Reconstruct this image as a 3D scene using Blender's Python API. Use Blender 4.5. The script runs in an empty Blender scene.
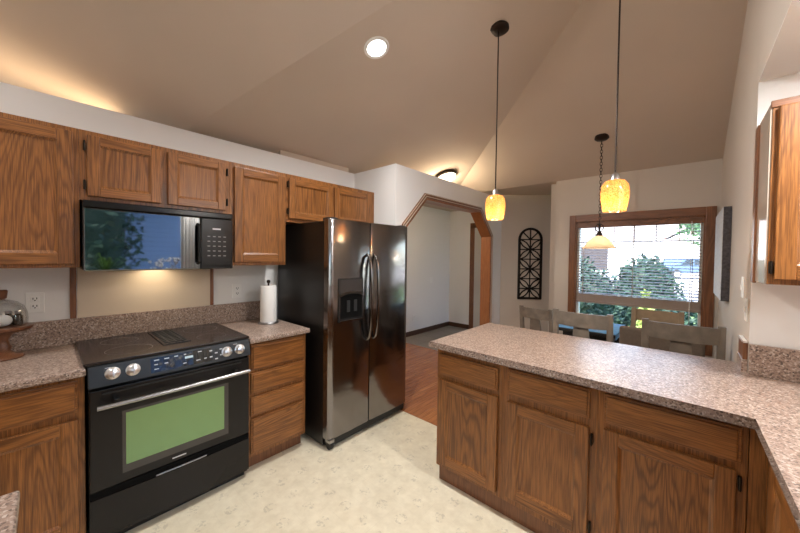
import bpy, bmesh, math, random
from mathutils import Vector, Matrix
random.seed(7)
S = bpy.context.scene
COL = S.collection
R = math.radians

# ------------------------------------------------------------------ camera, world, sun, exposure
cd = bpy.data.cameras.new('camera'); cam = bpy.data.objects.new('camera', cd); COL.objects.link(cam)
yaw, pitch, roll, fpx = .7248, -.022, .0127, 318.0
fwd = Vector((-math.sin(yaw)*math.cos(pitch), math.cos(yaw)*math.cos(pitch), math.sin(pitch)))
rt = Vector((math.cos(yaw), math.sin(yaw), 0)); up = rt.cross(fwd)
r2 = rt*math.cos(roll)+up*math.sin(roll); u2 = -rt*math.sin(roll)+up*math.cos(roll)
CAM = Vector((2.7651, -.1293, 1.4663))
m = Matrix((r2, u2, -fwd)).transposed().to_4x4(); m.translation = CAM
cam.matrix_world = m
cd.sensor_fit = 'HORIZONTAL'; cd.sensor_width = 36; cd.lens = fpx/800*36
cd.shift_x = -3.64/800; cd.shift_y = -3.2/800; cd.clip_start = .02; cd.clip_end = 300
S.camera = cam

W = bpy.data.worlds.new('sky'); S.world = W; W.use_nodes = True
nt = W.node_tree; bg = nt.nodes['Background']
sky = nt.nodes.new('ShaderNodeTexSky'); sky.sky_type = 'NISHITA'; sky.sun_disc = False
sky.sun_elevation = R(48); sky.sun_rotation = R(215); sky.air_density = 1.0; sky.dust_density = 2.0
nt.links.new(sky.outputs[0], bg.inputs[0]); bg.inputs[1].default_value = 1.0

def lamp(name, kind, loc, energy, color=(1,1,1), size=.1, rot=None, **kw):
    l = bpy.data.lights.new(name, kind); l.energy = energy; l.color = color
    if kind == 'AREA': l.shape = kw.pop('shape', 'DISK'); l.size = size
    elif kind != 'SUN': l.shadow_soft_size = size
    for k, v in kw.items(): setattr(l, k, v)
    o = bpy.data.objects.new(name, l); o.location = loc
    if rot is not None: o.rotation_euler = rot
    COL.objects.link(o); return o
def aim(o, d): o.rotation_euler = Vector(d).to_track_quat('-Z', 'Y').to_euler()

sun = lamp('sun', 'SUN', (0,0,12), 7.5, (1,.95,.88)); sun.data.angle = R(.6); aim(sun, (.06,.70,-.71))
# daylight guides in the two window openings (portals only steer sampling of the sky)
def portal(name, loc, d, sx, sy):
    o = lamp(name, 'AREA', loc, 1, size=sx, shape='RECTANGLE'); o.data.size_y = sy; aim(o, d)
    o.data.cycles.is_portal = True
portal('portal_dining', (2.33,4.40,1.28), (0,-1,0), 1.2, 1.3)
portal('portal_sink', (3.84,.45,1.57), (-1,0,0), 1.7, 1.05)

S.view_settings.view_transform = 'Standard'; S.view_settings.look = 'None'
S.view_settings.gamma = 1; S.view_settings.use_curve_mapping = False
S.view_settings.exposure = 0.62

# ------------------------------------------------------------------ materials
MATS = {}
class NB:
    def __init__(s, name):
        s.m = bpy.data.materials.new(name); s.m.use_nodes = True; s.t = s.m.node_tree; s.n = s.t.nodes
        s.b = s.n['Principled BSDF']; s.out = s.n['Material Output']
    def N(s, t, **kw):
        n = s.n.new('ShaderNode'+t)
        for k, v in kw.items(): setattr(n, k, v)
        return n
    def L(s, a, b): s.t.links.new(a, b)
    def coord(s, scale=(1,1,1), rnd=0.0):
        tc = s.N('TexCoord'); mp = s.N('Mapping'); mp.inputs['Scale'].default_value = scale
        if rnd:
            oi = s.N('ObjectInfo'); vm = s.N('VectorMath', operation='SCALE'); vm.inputs[0].default_value = (rnd, rnd*.7, rnd*.4)
            s.L(oi.outputs['Random'], vm.inputs['Scale']); s.L(vm.outputs[0], mp.inputs['Location'])
        s.L(tc.outputs['Object'], mp.inputs['Vector']); return mp.outputs[0]
    def noise(s, vec, scale, detail=3, rough=.5, dist=0):
        n = s.N('TexNoise'); n.inputs['Scale'].default_value = scale; n.inputs['Detail'].default_value = detail
        n.inputs['Roughness'].default_value = rough; n.inputs['Distortion'].default_value = dist
        if vec is not None: s.L(vec, n.inputs['Vector'])
        return n.outputs['Fac']
    def ramp(s, fac, stops):
        r = s.N('ValToRGB'); e = r.color_ramp.elements
        while len(e) < len(stops): e.new(.5)
        for i, (p, c) in enumerate(stops): e[i].position = p; e[i].color = (*c, 1) if len(c) == 3 else c
        s.L(fac, r.inputs[0]); return r.outputs[0]
    def math(s, op, a, b=None, clamp=False):
        n = s.N('Math', operation=op); n.use_clamp = clamp
        for i, v in enumerate((a, b)):
            if v is None: continue
            if isinstance(v, (int, float)): n.inputs[i].default_value = v
            else: s.L(v, n.inputs[i])
        return n.outputs[0]
    def mix(s, fac, a, b, mode='MIX'):
        n = s.N('MixRGB', blend_type=mode)
        for i, v in enumerate((fac, a, b)):
            if isinstance(v, (int, float)): n.inputs[i].default_value = v
            elif isinstance(v, tuple): n.inputs[i].default_value = (*v, 1)
            else: s.L(v, n.inputs[i])
        return n.outputs[0]
    def bump(s, h, strength=.2, dist=.002):
        b = s.N('Bump'); b.inputs['Strength'].default_value = strength; b.inputs['Distance'].default_value = dist
        s.L(h, b.inputs['Height']); s.L(b.outputs[0], s.b.inputs['Normal'])
    def set(s, **kw):
        for k, v in kw.items():
            i = s.b.inputs[k.replace('_', ' ')]
            if isinstance(v, (int, float)): i.default_value = v
            elif isinstance(v, tuple): i.default_value = (*v, 1) if len(v) == 3 else v
            else: s.L(v, i)
        return s

def plain(name, col, rough=.5, metal=0.0, noise=0.0, nscale=20, bump=0.0, bscale=200, **kw):
    b = NB(name)
    if noise:
        f = b.noise(b.coord(), nscale, 3)
        b.set(Base_Color=b.ramp(f, [(.3, tuple(c*(1-noise) for c in col)), (.7, tuple(min(1, c*(1+noise)) for c in col))]))
    else: b.set(Base_Color=col)
    b.set(Roughness=rough, Metallic=metal, **kw)
    if bump: b.bump(b.noise(b.coord(), bscale, 2), bump, .001)
    MATS[name] = b.m; return b.m

def oak(name, axis, light=(.33,.128,.032), dark=(.065,.019,.004), rough=.34):
    b = NB(name)
    sc = [1.0,1.0,1.0]; sc['xyz'.index(axis)] = .13
    v = b.coord(tuple(sc), 23.0)
    big = b.noise(v, 4.0, 3, .42, .35)
    rings = b.math('SINE', b.math('MULTIPLY', big, 190))
    rings = b.math('POWER', b.math('ADD', b.math('MULTIPLY', rings, .5), .5), 2.2)
    sf = [260,260,260]; sf['xyz'.index(axis)] = 7
    fib = b.noise(b.coord(tuple(sf), 5.0), 1.0, 2, .6)
    fibm = b.ramp(fib, [(.38, (1,1,1)), (.58, (0,0,0))])
    tone = b.noise(v, 1.6, 1)
    base = b.mix(tone, tuple(c*.88 for c in light), tuple(min(1, c*1.12) for c in light))
    patch = b.ramp(b.noise(v, 2.3, 2), [(.40, (.12,)*3), (.60, (.62,)*3)])
    c = b.mix(b.math('MULTIPLY', rings, patch), base, dark)
    c = b.mix(b.math('MULTIPLY', fibm, .58), c, dark)
    b.set(Base_Color=c, Roughness=rough); b.b.inputs['Coat Weight'].default_value = .12; b.b.inputs['Coat Roughness'].default_value = .3
    b.bump(fib, .12, .001)
    MATS[name] = b.m; return b.m
OAK = {a: oak('oak_'+a, a) for a in 'xyz'}
TRIM = oak('oak_trim', 'z', (.24,.095,.038), (.10,.036,.014), .4)
TRIMH = oak('oak_trim_level', 'x', (.24,.095,.038), (.10,.036,.014), .4)
JAMB = oak('jamb_wood', 'z', (.36,.14,.05), (.19,.07,.022), .3)

def granite(name, k=1.0):
    b = NB(name); v = b.coord()
    vo = b.N('TexVoronoi'); vo.inputs['Scale'].default_value = 165; b.L(v, vo.inputs['Vector'])
    sep = b.N('SeparateColor'); b.L(vo.outputs['Color'], sep.inputs[0])
    cells = b.ramp(sep.outputs[0], [(0, (.055*k,.04*k,.034*k)), (.12, (.15*k,.105*k,.085*k)), (.3, (.33*k,.235*k,.19*k)), (.62, (.42*k,.315*k,.26*k)), (.86, (.56*k,.45*k,.385*k)), (.97, (.74*k,.66*k,.60*k))])
    for_fine = b.noise(v, 420, 2)
    c = b.mix(.22, cells, b.ramp(for_fine, [(.35, (.20*k,.14*k,.115*k)), (.65, (.54*k,.41*k,.34*k))]))
    b.set(Base_Color=b.mix(1.0, c, (1.0,.96,.92), 'MULTIPLY'), Roughness=.35); MATS[name] = b.m; return b.m
GRAN = granite('granite_laminate', .86)

def vinyl():
    b = NB('vinyl_floor'); tc = b.N('TexCoord'); sx = b.N('SeparateXYZ'); b.L(tc.outputs['Object'], sx.inputs[0])
    T = .152
    def dist_line(o, off):
        f = b.math('FRACT', b.math('DIVIDE', b.math('ADD', o, off), T)); return b.math('MULTIPLY', b.math('ABSOLUTE', b.math('SUBTRACT', f, .5)), T)
    dx, dy = dist_line(sx.outputs[0], 10), dist_line(sx.outputs[1], 10)
    # thin seams where the distance to the cell border is tiny
    seam = b.math('MAXIMUM', b.math('GREATER_THAN', dx, T/2-.0016), b.math('GREATER_THAN', dy, T/2-.0016))
    wob = b.noise(tc.outputs['Object'], 9, 2)
    seam = b.math('MULTIPLY', seam, b.math('MULTIPLY', b.math('SUBTRACT', wob, .35), 1.2, True))
    rad = b.math('SQRT', b.math('ADD', b.math('POWER', dx, 2), b.math('POWER', dy, 2)))
    orn = b.math('MULTIPLY', b.math('LESS_THAN', rad, .036), b.ramp(b.noise(tc.outputs['Object'], 55, 3, .6), [(.52, (0,0,0)), (.60, (1,1,1))]))
    mott = b.noise(tc.outputs['Object'], 16, 4, .6)
    base = b.ramp(mott, [(.3, (.70,.62,.455)), (.7, (.83,.755,.575))])
    c = b.mix(b.math('MULTIPLY', seam, .30), base, (.40,.34,.25))
    c = b.mix(b.math('MULTIPLY', orn, .38), c, (.36,.31,.23))
    b.set(Base_Color=c, Roughness=.38); return b.m
VINYL = vinyl()

def planks(name, c1, c2, c3, rough, bw, rowh, gap=(.05,.02,.01)):
    b = NB(name); tc = b.N('TexCoord'); mp = b.N('Mapping'); mp.inputs['Rotation'].default_value = (0,0,R(90))
    b.L(tc.outputs['Object'], mp.inputs[0]); br = b.N('TexBrick'); b.L(mp.outputs[0], br.inputs['Vector'])
    br.inputs['Scale'].default_value = 1; br.inputs['Brick Width'].default_value = bw; br.inputs['Row Height'].default_value = rowh
    br.inputs['Mortar Size'].default_value = .0012; br.inputs['Bias'].default_value = 0
    br.inputs['Color1'].default_value = (*c1,1); br.inputs['Color2'].default_value = (*c2,1); br.inputs['Mortar'].default_value = (*gap,1)
    g = b.noise(b.coord((40,3,40)), 1.5, 3, .6)
    c = b.mix(b.ramp(g, [(.42, (0,0,0)), (.7, (1,1,1))]), br.outputs['Color'], c3)
    b.set(Base_Color=c, Roughness=rough); return b.m
HARD = planks('hardwood_floor', (.50,.19,.06), (.35,.12,.038), (.22,.07,.022), .25, .9, .058)
def tile():
    b = NB('foyer_tile'); tc = b.N('TexCoord'); br = b.N('TexBrick'); b.L(tc.outputs['Object'], br.inputs['Vector'])
    br.inputs['Scale'].default_value = 1; br.inputs['Brick Width'].default_value = .3; br.inputs['Row Height'].default_value = .3; br.offset = 0
    br.inputs['Mortar Size'].default_value = .004
    br.inputs['Color1'].default_value = (.23,.20,.165,1); br.inputs['Color2'].default_value = (.27,.235,.19,1); br.inputs['Mortar'].default_value = (.16,.14,.115,1)
    b.set(Base_Color=br.outputs['Color'], Roughness=.45); return b.m
TILE = tile()

WALL = plain('wall_paint', (.60,.535,.465), .85, noise=.02, nscale=2, bump=.12, bscale=160)
SOFF = plain('kitchen_wall_paint', (.83,.82,.80), .85, bump=.10, bscale=160)
PALE = plain('splash_wall_paint', (.86,.85,.83), .8, bump=.08, bscale=160)
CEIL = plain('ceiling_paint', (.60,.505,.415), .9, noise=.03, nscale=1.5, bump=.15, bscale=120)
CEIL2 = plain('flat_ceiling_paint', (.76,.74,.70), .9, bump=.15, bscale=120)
PANEL = plain('tan_wall_panel', (.66,.56,.44), .6)
WHITE = plain('white_plastic', (.88,.875,.85), .4)
SLOT = plain('dark_slot', (.008,.008,.008), .8, Specular_IOR_Level=.0)
BLACK = plain('black_enamel', (.009,.009,.009), .16, Specular_IOR_Level=.32)
BLACKS = plain('black_side_panel', (.010,.008,.007), .34, Specular_IOR_Level=.4, bump=.2, bscale=350)
BLACKM = plain('black_matte', (.012,.012,.012), .5)
MWG = plain('tinted_mirror_glass', (.16,.165,.17), .03, 1.0)
GLASSB = plain('black_glass', (.008,.008,.009), .03, Specular_IOR_Level=.75)
DOORBLK = plain('black_oven_door', (.011,.010,.010), .25, Specular_IOR_Level=.32)
STEELP = plain('range_control_panel', (.035,.040,.046), .32, .4)
CHROME = plain('chrome', (.80,.80,.81), .30, 1)
STEEL = plain('brushed_steel', (.42,.41,.41), .3, 1)
BRONZE = plain('dark_bronze', (.035,.022,.016), .4, .7)
HINGE = plain('dark_hinge_metal', (.03,.022,.016), .4, .8)
PAPER = plain('white_paper', (.85,.83,.80), .9, bump=.2, bscale=400)
MARK = plain('light_print', (.55,.57,.6), .5)
CHAIRM = plain('greywashed_wood', (.205,.170,.135), .55, noise=.22, nscale=14)
TANW = plain('tan_chair_wood', (.33,.23,.14), .5, noise=.12)
UPHOL = plain('brown_upholstery', (.155,.115,.085), .8, noise=.1, nscale=60)
BLUE = plain('blue_cloth', (.13,.34,.62), .8, noise=.15)
DARKT = plain('dark_table_wood', (.016,.015,.015), .4)
IRON = plain('dark_iron', (.018,.014,.012), .5, .5)
CANV = plain('pale_canvas', (.66,.68,.70), .8, noise=.12, nscale=40)
CAKEW = oak('walnut_stand', 'x', (.19,.075,.032), (.08,.028,.012), .35)
BASEB = plain('dark_baseboard', (.075,.034,.018), .4)
DOORP = plain('pale_door_paint', (.52,.50,.46), .5)
GRASS = plain('lawn', (.10,.17,.045), .9, noise=.4, nscale=6)
ASPH = plain('asphalt', (.30,.30,.30), .9, noise=.1)
CONC = plain('concrete', (.62,.60,.57), .9, noise=.06)
SIDING = plain('white_siding', (.80,.79,.76), .7)
ROOFM = plain('roof_shingle', (.30,.28,.27), .9, noise=.2, nscale=30)
CARP = plain('blue_grey_car_paint', (.10,.16,.26), .25, .3)
CARG = plain('car_glass', (.03,.045,.06), .05)
TYRE = plain('tyre_rubber', (.03,.03,.03), .8)
CURT = plain('white_curtain', (.82,.79,.74), .9, Transmission_Weight=.35)
TERRA = plain('terracotta', (.30,.12,.06), .7)
PETAL = plain('white_petal', (.85,.84,.82), .6)
def leafm(name, a, b_):
    b = NB(name); b.set(Base_Color=b.ramp(b.noise(b.coord(), 9, 3), [(.35, a), (.65, b_)]), Roughness=.6); return b.m
LEAF = leafm('hedge_leaf', (.012,.036,.022), (.03,.075,.045))
LEAFY = leafm('yellow_green_leaf', (.22,.32,.06), (.34,.42,.12))
LEAFT = leafm('tree_leaf', (.04,.11,.05), (.10,.2,.09))
PLANT = leafm('house_plant_leaf', (.06,.17,.03), (.18,.38,.07))
BARK = plain('bark', (.12,.08,.05), .9)

def fridge_mat():
    b = NB('black_stainless'); v = b.coord((1,1,1))
    w = b.noise(b.coord((2.0,1.6,3.4)), 1.6, 2, .4, .6)
    b.set(Base_Color=(.24,.227,.227), Metallic=1.0, Roughness=.17)
    b.bump(w, .22, .02); return b.m
FRIDGE = fridge_mat()
def blue_siding():
    b = NB('blue_lap_siding'); tc = b.N('TexCoord'); sx = b.N('SeparateXYZ'); b.L(tc.outputs['Object'], sx.inputs[0])
    f = b.math('FRACT', b.math('DIVIDE', sx.outputs[2], .16))
    b.set(Base_Color=b.ramp(f, [(0, (.05,.085,.17)), (.12, (.16,.25,.43)), (1, (.18,.28,.46))]), Roughness=.7); return b.m
BSIDE = blue_siding()
def amber():
    b = NB('amber_glass_shade')
    sp = b.noise(b.coord(), 190, 2, .6)
    col = b.ramp(sp, [(.36, (.52,.22,.055)), (.50, (.86,.52,.21)), (.64, (.95,.73,.42))])
    tr = b.N('BsdfTranslucent'); b.L(col, tr.inputs[0]); gl = b.N('BsdfGlossy'); gl.inputs['Roughness'].default_value = .12
    mx = b.N('MixShader'); mx.inputs[0].default_value = .07; b.L(tr.outputs[0], mx.inputs[1]); b.L(gl.outputs[0], mx.inputs[2])
    em = b.N('Emission'); b.L(col, em.inputs[0]); em.inputs[1].default_value = .22
    ad = b.N('AddShader'); b.L(mx.outputs[0], ad.inputs[0]); b.L(em.outputs[0], ad.inputs[1]); b.L(ad.outputs[0], b.out.inputs[0]); return b.m
AMBER = amber()
def alab():
    b = NB('alabaster_glass')
    tr = b.N('BsdfTranslucent'); tr.inputs[0].default_value = (.80,.68,.54,1); df = b.N('BsdfDiffuse'); df.inputs[0].default_value = (.72,.60,.47,1)
    mx = b.N('MixShader'); mx.inputs[0].default_value = .45; b.L(tr.outputs[0], mx.inputs[1]); b.L(df.outputs[0], mx.inputs[2]); b.L(mx.outputs[0], b.out.inputs[0]); return b.m
ALAB = alab()
def emit(name, col, st):
    b = NB(name); em = b.N('Emission'); em.inputs[0].default_value = (*col,1); em.inputs[1].default_value = st; b.L(em.outputs[0], b.out.inputs[0]); return b.m
GLOWW = emit('lamp_glow_white', (1,.97,.92), 9)
GLOWY = emit('lamp_glow_warm', (1,.78,.42), 6)
DISP = emit('clock_digits', (.75,.9,.95), .5)
def pane():
    b = NB('window_glass'); t = b.N('BsdfTransparent'); g = b.N('BsdfGlossy'); g.inputs['Roughness'].default_value = .0
    fr = b.N('Fresnel'); fr.inputs[0].default_value = 1.35; mx = b.N('MixShader'); b.L(fr.outputs[0], mx.inputs[0]); b.L(t.outputs[0], mx.inputs[1]); b.L(g.outputs[0], mx.inputs[2]); b.L(mx.outputs[0], b.out.inputs[0]); return b.m
PANE = pane()
def ovenglass():
    b = NB('coated_oven_glass'); b.set(Base_Color=(.22,.37,.20), Metallic=1.0, Roughness=.12)
    tc = b.N('TexCoord'); sx = b.N('SeparateXYZ'); b.L(tc.outputs['Object'], sx.inputs[0])
    b.L(b.math('ADD', b.math('MULTIPLY', b.math('ADD', sx.outputs[1], .23), 330), 395), b.b.inputs['Thin Film Thickness']); b.b.inputs['Thin Film IOR'].default_value = 1.9
    return b.m
OVENG = ovenglass()
def cooktop():
    b = NB('speckled_cooktop_glass'); v = b.coord()
    s_ = b.ramp(b.noise(v, 380, 2, .7), [(.50, (.008,.006,.006)), (.68, (.075,.048,.038))])
    b.set(Base_Color=s_, Roughness=.18, Specular_IOR_Level=.35); return b.m
COOK = cooktop()
SLATM = plain('blind_slat_wood', (.36,.27,.22), .5)

# ------------------------------------------------------------------ mesh helpers
class MB:
    def __init__(s): s.bm = bmesh.new()
    def _bev(s, geom, w, seg=2):
        es = list({e for f in geom for e in f.edges}) if geom and isinstance(geom[0], bmesh.types.BMFace) else geom
        bmesh.ops.bevel(s.bm, geom=es, offset=w, segments=seg, profile=.6, affect='EDGES')
    def box(s, a, b, bev=0, seg=2, mi=0):
        lo = [min(a[i], b[i]) for i in range(3)]; hi = [max(a[i], b[i]) for i in range(3)]
        vs = [s.bm.verts.new((x,y,z)) for x in (lo[0],hi[0]) for y in (lo[1],hi[1]) for z in (lo[2],hi[2])]
        idx = [(0,1,3,2),(4,6,7,5),(0,4,5,1),(2,3,7,6),(0,2,6,4),(1,5,7,3)]
        fs = [s.bm.faces.new([vs[i] for i in f]) for f in idx]
        for f in fs: f.material_index = mi
        if bev:
            w = min(bev, .45*min(hi[i]-lo[i] for i in range(3))); s._bev(fs, w, seg)
        return s
    def prism(s, pts, d, bev=0, bev_edges=None, seg=3):
        """pts: list of 3-D points of a planar polygon, d: extrusion vector"""
        d = Vector(d); a = [s.bm.verts.new(Vector(p)) for p in pts]; b = [s.bm.verts.new(Vector(p)+d) for p in pts]
        n = len(pts); f1 = s.bm.faces.new(a[::-1]); f2 = s.bm.faces.new(b)
        sides = [s.bm.faces.new((a[i], a[(i+1)%n], b[(i+1)%n], b[i])) for i in range(n)]
        if bev: s._bev([f1, f2]+sides if bev_edges is None else [e for f in (f1, f2) for e in f.edges], bev, seg)
        return s
    def lathe(s, prof, c, n=32, axis='z', capa=True, capb=True):
        """prof: (radius, height) pairs along the axis through c"""
        rings = []
        for r_, h in prof:
            ring = []
            for k in range(n):
                t = 2*math.pi*k/n; x, y = r_*math.cos(t), r_*math.sin(t)
                p = {'z': (x,y,h), 'x': (h,x,y), 'y': (y,h,x)}[axis]
                ring.append(s.bm.verts.new(Vector(c)+Vector(p)))
            rings.append(ring)
        for i in range(len(rings)-1):
            for k in range(n): s.bm.faces.new((rings[i][k], rings[i][(k+1)%n], rings[i+1][(k+1)%n], rings[i+1][k]))
        if capa: s.bm.faces.new(rings[0][::-1])
        if capb: s.bm.faces.new(rings[-1])
        return s
    def tube(s, path, r, n=10, closed=False, radii=None):
        P = [Vector(p) for p in path]; rings = []; N = len(P); prev = None
        for i in range(N):
            t = (P[(i+1)%N]-P[i-1]) if closed else (P[min(i+1,N-1)]-P[max(i-1,0)])
            t.normalize()
            if prev is None: ref = Vector((0,0,1)) if abs(t.z) < .9 else Vector((1,0,0)); a = t.cross(ref).normalized()
            else: a = (prev-t*prev.dot(t)).normalized()
            prev = a; b = t.cross(a); rr = radii[i] if radii else r
            rings.append([s.bm.verts.new(P[i]+(a*math.cos(2*math.pi*k/n)+b*math.sin(2*math.pi*k/n))*rr) for k in range(n)])
        for i in range(N if closed else N-1):
            A, B = rings[i], rings[(i+1)%N]
            for k in range(n): s.bm.faces.new((A[k], A[(k+1)%n], B[(k+1)%n], B[k]))
        if not closed: s.bm.faces.new(rings[0][::-1]); s.bm.faces.new(rings[-1])
        return s
    def ball(s, c, r, sub=2, sc=(1,1,1)):
        bmesh.ops.create_icosphere(s.bm, subdivisions=sub, radius=r, matrix=Matrix.Translation(c) @ Matrix.Diagonal((*sc,1))); return s
    def build(s, name, mats, parent=None, smooth=False, origin=None):
        bmesh.ops.recalc_face_normals(s.bm, faces=s.bm.faces[:])
        if parent is not None:
            rt_ = parent
            while rt_.parent is not None: rt_ = rt_.parent
            o0 = Vector(rt_.location)
        elif origin is not None: o0 = Vector(origin)
        else:
            vs = [v.co for v in s.bm.verts]
            o0 = Vector(((min(v.x for v in vs)+max(v.x for v in vs))/2, (min(v.y for v in vs)+max(v.y for v in vs))/2, min(v.z for v in vs)))
        bmesh.ops.translate(s.bm, verts=s.bm.verts[:], vec=-o0)
        me = bpy.data.meshes.new(name); s.bm.to_mesh(me); s.bm.free()
        for mm in (mats if isinstance(mats, (list, tuple)) else [mats]): me.materials.append(mm)
        if smooth:
            me.polygons.foreach_set('use_smooth', [True]*len(me.polygons))
            try: me.set_sharp_from_angle(angle=R(38))
            except Exception: pass
        ob = bpy.data.objects.new(name, me); COL.objects.link(ob)
        if parent is not None: ob.parent = parent
        else: ob.location = o0
        return ob

def tag(o, label, cat, group=None, kind=None):
    o['label'] = label; o['category'] = cat
    if group: o['group'] = group
    if kind: o['kind'] = kind
    return o
def thing(name, loc, label, cat, group=None):
    o = bpy.data.objects.new(name, None); COL.objects.link(o); o.location = loc; o.empty_display_size = .05
    return tag(o, label, cat, group)
def struct(o, label=None, cat=None):
    o['kind'] = 'structure'
    if label: o['label'] = label
    if cat: o['category'] = cat
    return o
def box_struct(name, a, b, mat, label=None, cat=None): return struct(MB().box(a, b).build(name, mat), label, cat)
def copy_tree(o, parent=None):
    c = o.copy(); COL.objects.link(c); c.parent = parent
    for ch in list(o.children): copy_tree(ch, c)
    return c

# ------------------------------------------------------------------ the setting
XR, YW, XS, YE, ZT = 3.008, 4.137, .626, 2.152, 2.372
box_struct('floor', (-1.1,-2.4,-.1), (3.8,2.11,0), VINYL, 'cream vinyl floor with faint tile pattern', 'floor')
box_struct('floor_hardwood', (-1.1,2.11,-.1), (3.12,3.93,0), HARD, 'red brown hardwood strip floor beyond the kitchen', 'floor')
box_struct('floor_dining', (.626,3.93,-.1), (1.38,5.7,0), HARD, 'hardwood floor under the dining window', 'floor')
box_struct('floor_window', (1.38,3.93,-.1), (3.12,4.27,0), HARD)
box_struct('floor_foyer', (-1.1,3.93,-.1), (.626,5.7,0), TILE, 'grey tile floor of the foyer beyond the arch', 'floor')
box_struct('wall_left', (-.12,-2.3,0), (0,YE,ZT), SOFF, 'kitchen wall behind the range and cabinets', 'wall')
box_struct('wall_alcove', (-.12,YE,0), (XS-.12,YE+.12,ZT), SOFF, 'short white wall closing the fridge alcove', 'wall')
# hall wall with clipped-corner arch
A0, A1, AT, AC = 2.30, 4.19, 2.105, .335
hp = [(YE,0),(YE,ZT),(4.555,ZT),(4.555,0),(A1,0),(A1,AT-AC),(A1-AC,AT),(A0+AC,AT),(A0,AT-AC),(A0,0)]
struct(MB().prism([(XS-.12,y,z) for y,z in hp], (.12,0,0)).build('wall_hall', SOFF), 'white wall with clipped corner archway beside the fridge', 'wall')
dv = Vector((1.65-XS, 5.38-4.555, 0)); dn = Vector((-dv.y, dv.x, 0)).normalized()*.1
struct(MB().prism([(XS-.1,4.475,0),(XS,4.555,0),(1.42,5.1755,0),tuple(Vector((1.42,5.1755,0))+dn),tuple(Vector((XS-.1,4.555,0))+dn)], (0,0,2.43)).build('wall_diagonal', WALL), 'angled wall holding the dark arched plaque', 'wall')
# window wall with opening
WX0, WX1, WZ0, WZ1 = 1.765, 2.905, .62, 1.90
struct(MB().box((1.53,YW,0),(WX0,YW+.14,2.44)).box((WX1,YW,0),(XR+.12,YW+.14,2.44)).box((WX0,YW,0),(WX1,YW+.14,WZ0)).box((WX0,YW,WZ1),(WX1,YW+.14,2.44)).build('wall_front', WALL), 'beige dining wall around the big window', 'wall')
box_struct('wall_return', (1.43,YW+.14,0), (1.53,5.12,2.44), WALL)
box_struct('wall_foyer_left', (-1.12,-2.3,0), (-1.0,5.72,2.44), SOFF)
box_struct('wall_foyer_back', (-1.0,5.6,0), (1.38,5.72,2.44), SOFF, 'grey foyer wall seen through the archway', 'wall')
def P2(x): return 2.425+.345*x
def P3(y): return 2.43+.405*(4.14-y)
# right side: stub wall, bulkhead, kitchen end
struct(MB().prism([(XR,2.155,0),(XR,YW+.14,0),(XR,YW+.14,2.44),(XR,4.14,2.44),(XR,2.155,P3(2.155)+.05)], (.12,0,0)).build('wall_right', [WALL, PALE]), 'tall beige wall at right with the pale canvas', 'wall')
struct(MB().prism([(XR,-2.3,2.33),(XR,2.155,2.33),(XR,2.155,P3(2.155)+.05),(XR,1.2,4.1),(XR,-2.3,4.6)], (.12,0,0)).build('wall_bulkhead', WALL))
for p_ in bpy.data.objects['wall_right'].data.polygons:
    if p_.normal.y < -.9: p_.material_index = 1
box_struct('wall_kitchen_end', (XR+.12,2.155,0), (3.78,2.275,2.40), PALE, 'white wall under the right hand upper cabinet', 'wall')
box_struct('ceiling_flat', (XR+.12,-2.3,2.33), (3.78,2.155,2.40), CEIL2, 'low flat ceiling over the sink side', 'ceiling')
box_struct('ceiling_edge', (XR,-2.3,2.325), (XR+.12,2.155,2.331), CEIL2)
SY0, SY1, SZ0, SZ1 = -.40, 1.33, 1.10, 2.08
struct(MB().box((3.66,-2.3,0),(3.78,SY0,2.4)).box((3.66,SY1,0),(3.78,2.155,2.4)).box((3.66,SY0,0),(3.78,SY1,SZ0)).box((3.66,SY0,SZ1),(3.78,SY1,2.4)).build('wall_sink', PALE))
box_struct('wall_rear', (-1.0,-2.42,0), (3.78,-2.3,4.7), WALL)
# vaulted ceiling: planes cut against each other in plan
def clip(poly, f):
    out = []
    for i in range(len(poly)):
        a, b = poly[i], poly[(i+1)%len(poly)]; fa, fb = f(*a), f(*b)
        if fa >= 0: out.append(a)
        if (fa > 0) != (fb > 0) and fa != fb:
            t = fa/(fa-fb); out.append((a[0]+t*(b[0]-a[0]), a[1]+t*(b[1]-a[1])))
    return out
C1S, C1Y = .40, .62          # crease line y = C1Y + C1S*x
def c1(x, y): return y-(C1Y+C1S*x)
PB = -.28
def zP2(x, y): return P2(x)
def zP1(x, y): return P2(x)+PB*(y-(C1Y+C1S*x))
def zP3(x, y): return P3(y)
def slab(name, poly, zf, lab):
    if len(poly) < 3: return
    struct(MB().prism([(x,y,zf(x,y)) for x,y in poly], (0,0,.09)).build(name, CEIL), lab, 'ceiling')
full = [(-.155,-2.3),(XR,-2.3),(XR,4.14),(-.155,4.14)]
full1 = [(-.80,-2.3),(XR,-2.3),(XR,4.14),(-.80,4.14)]
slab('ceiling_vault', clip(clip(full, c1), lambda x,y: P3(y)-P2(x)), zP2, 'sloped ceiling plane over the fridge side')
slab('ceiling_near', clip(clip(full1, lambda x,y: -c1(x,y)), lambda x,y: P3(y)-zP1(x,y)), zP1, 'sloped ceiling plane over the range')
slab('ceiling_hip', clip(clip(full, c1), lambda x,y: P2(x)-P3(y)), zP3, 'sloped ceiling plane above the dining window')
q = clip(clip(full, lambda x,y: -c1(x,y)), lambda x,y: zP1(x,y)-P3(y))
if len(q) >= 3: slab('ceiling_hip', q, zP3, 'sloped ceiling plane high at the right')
# low ceiling over hall and entry, and the near part left of the kitchen wall
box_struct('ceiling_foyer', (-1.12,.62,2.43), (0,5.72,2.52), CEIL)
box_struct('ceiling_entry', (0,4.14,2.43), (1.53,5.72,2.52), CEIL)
# bulkhead block standing behind the left wall top
box_struct('trim_block', (-.5,1.30,ZT), (-.012,2.08,2.44), CEIL)

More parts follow.
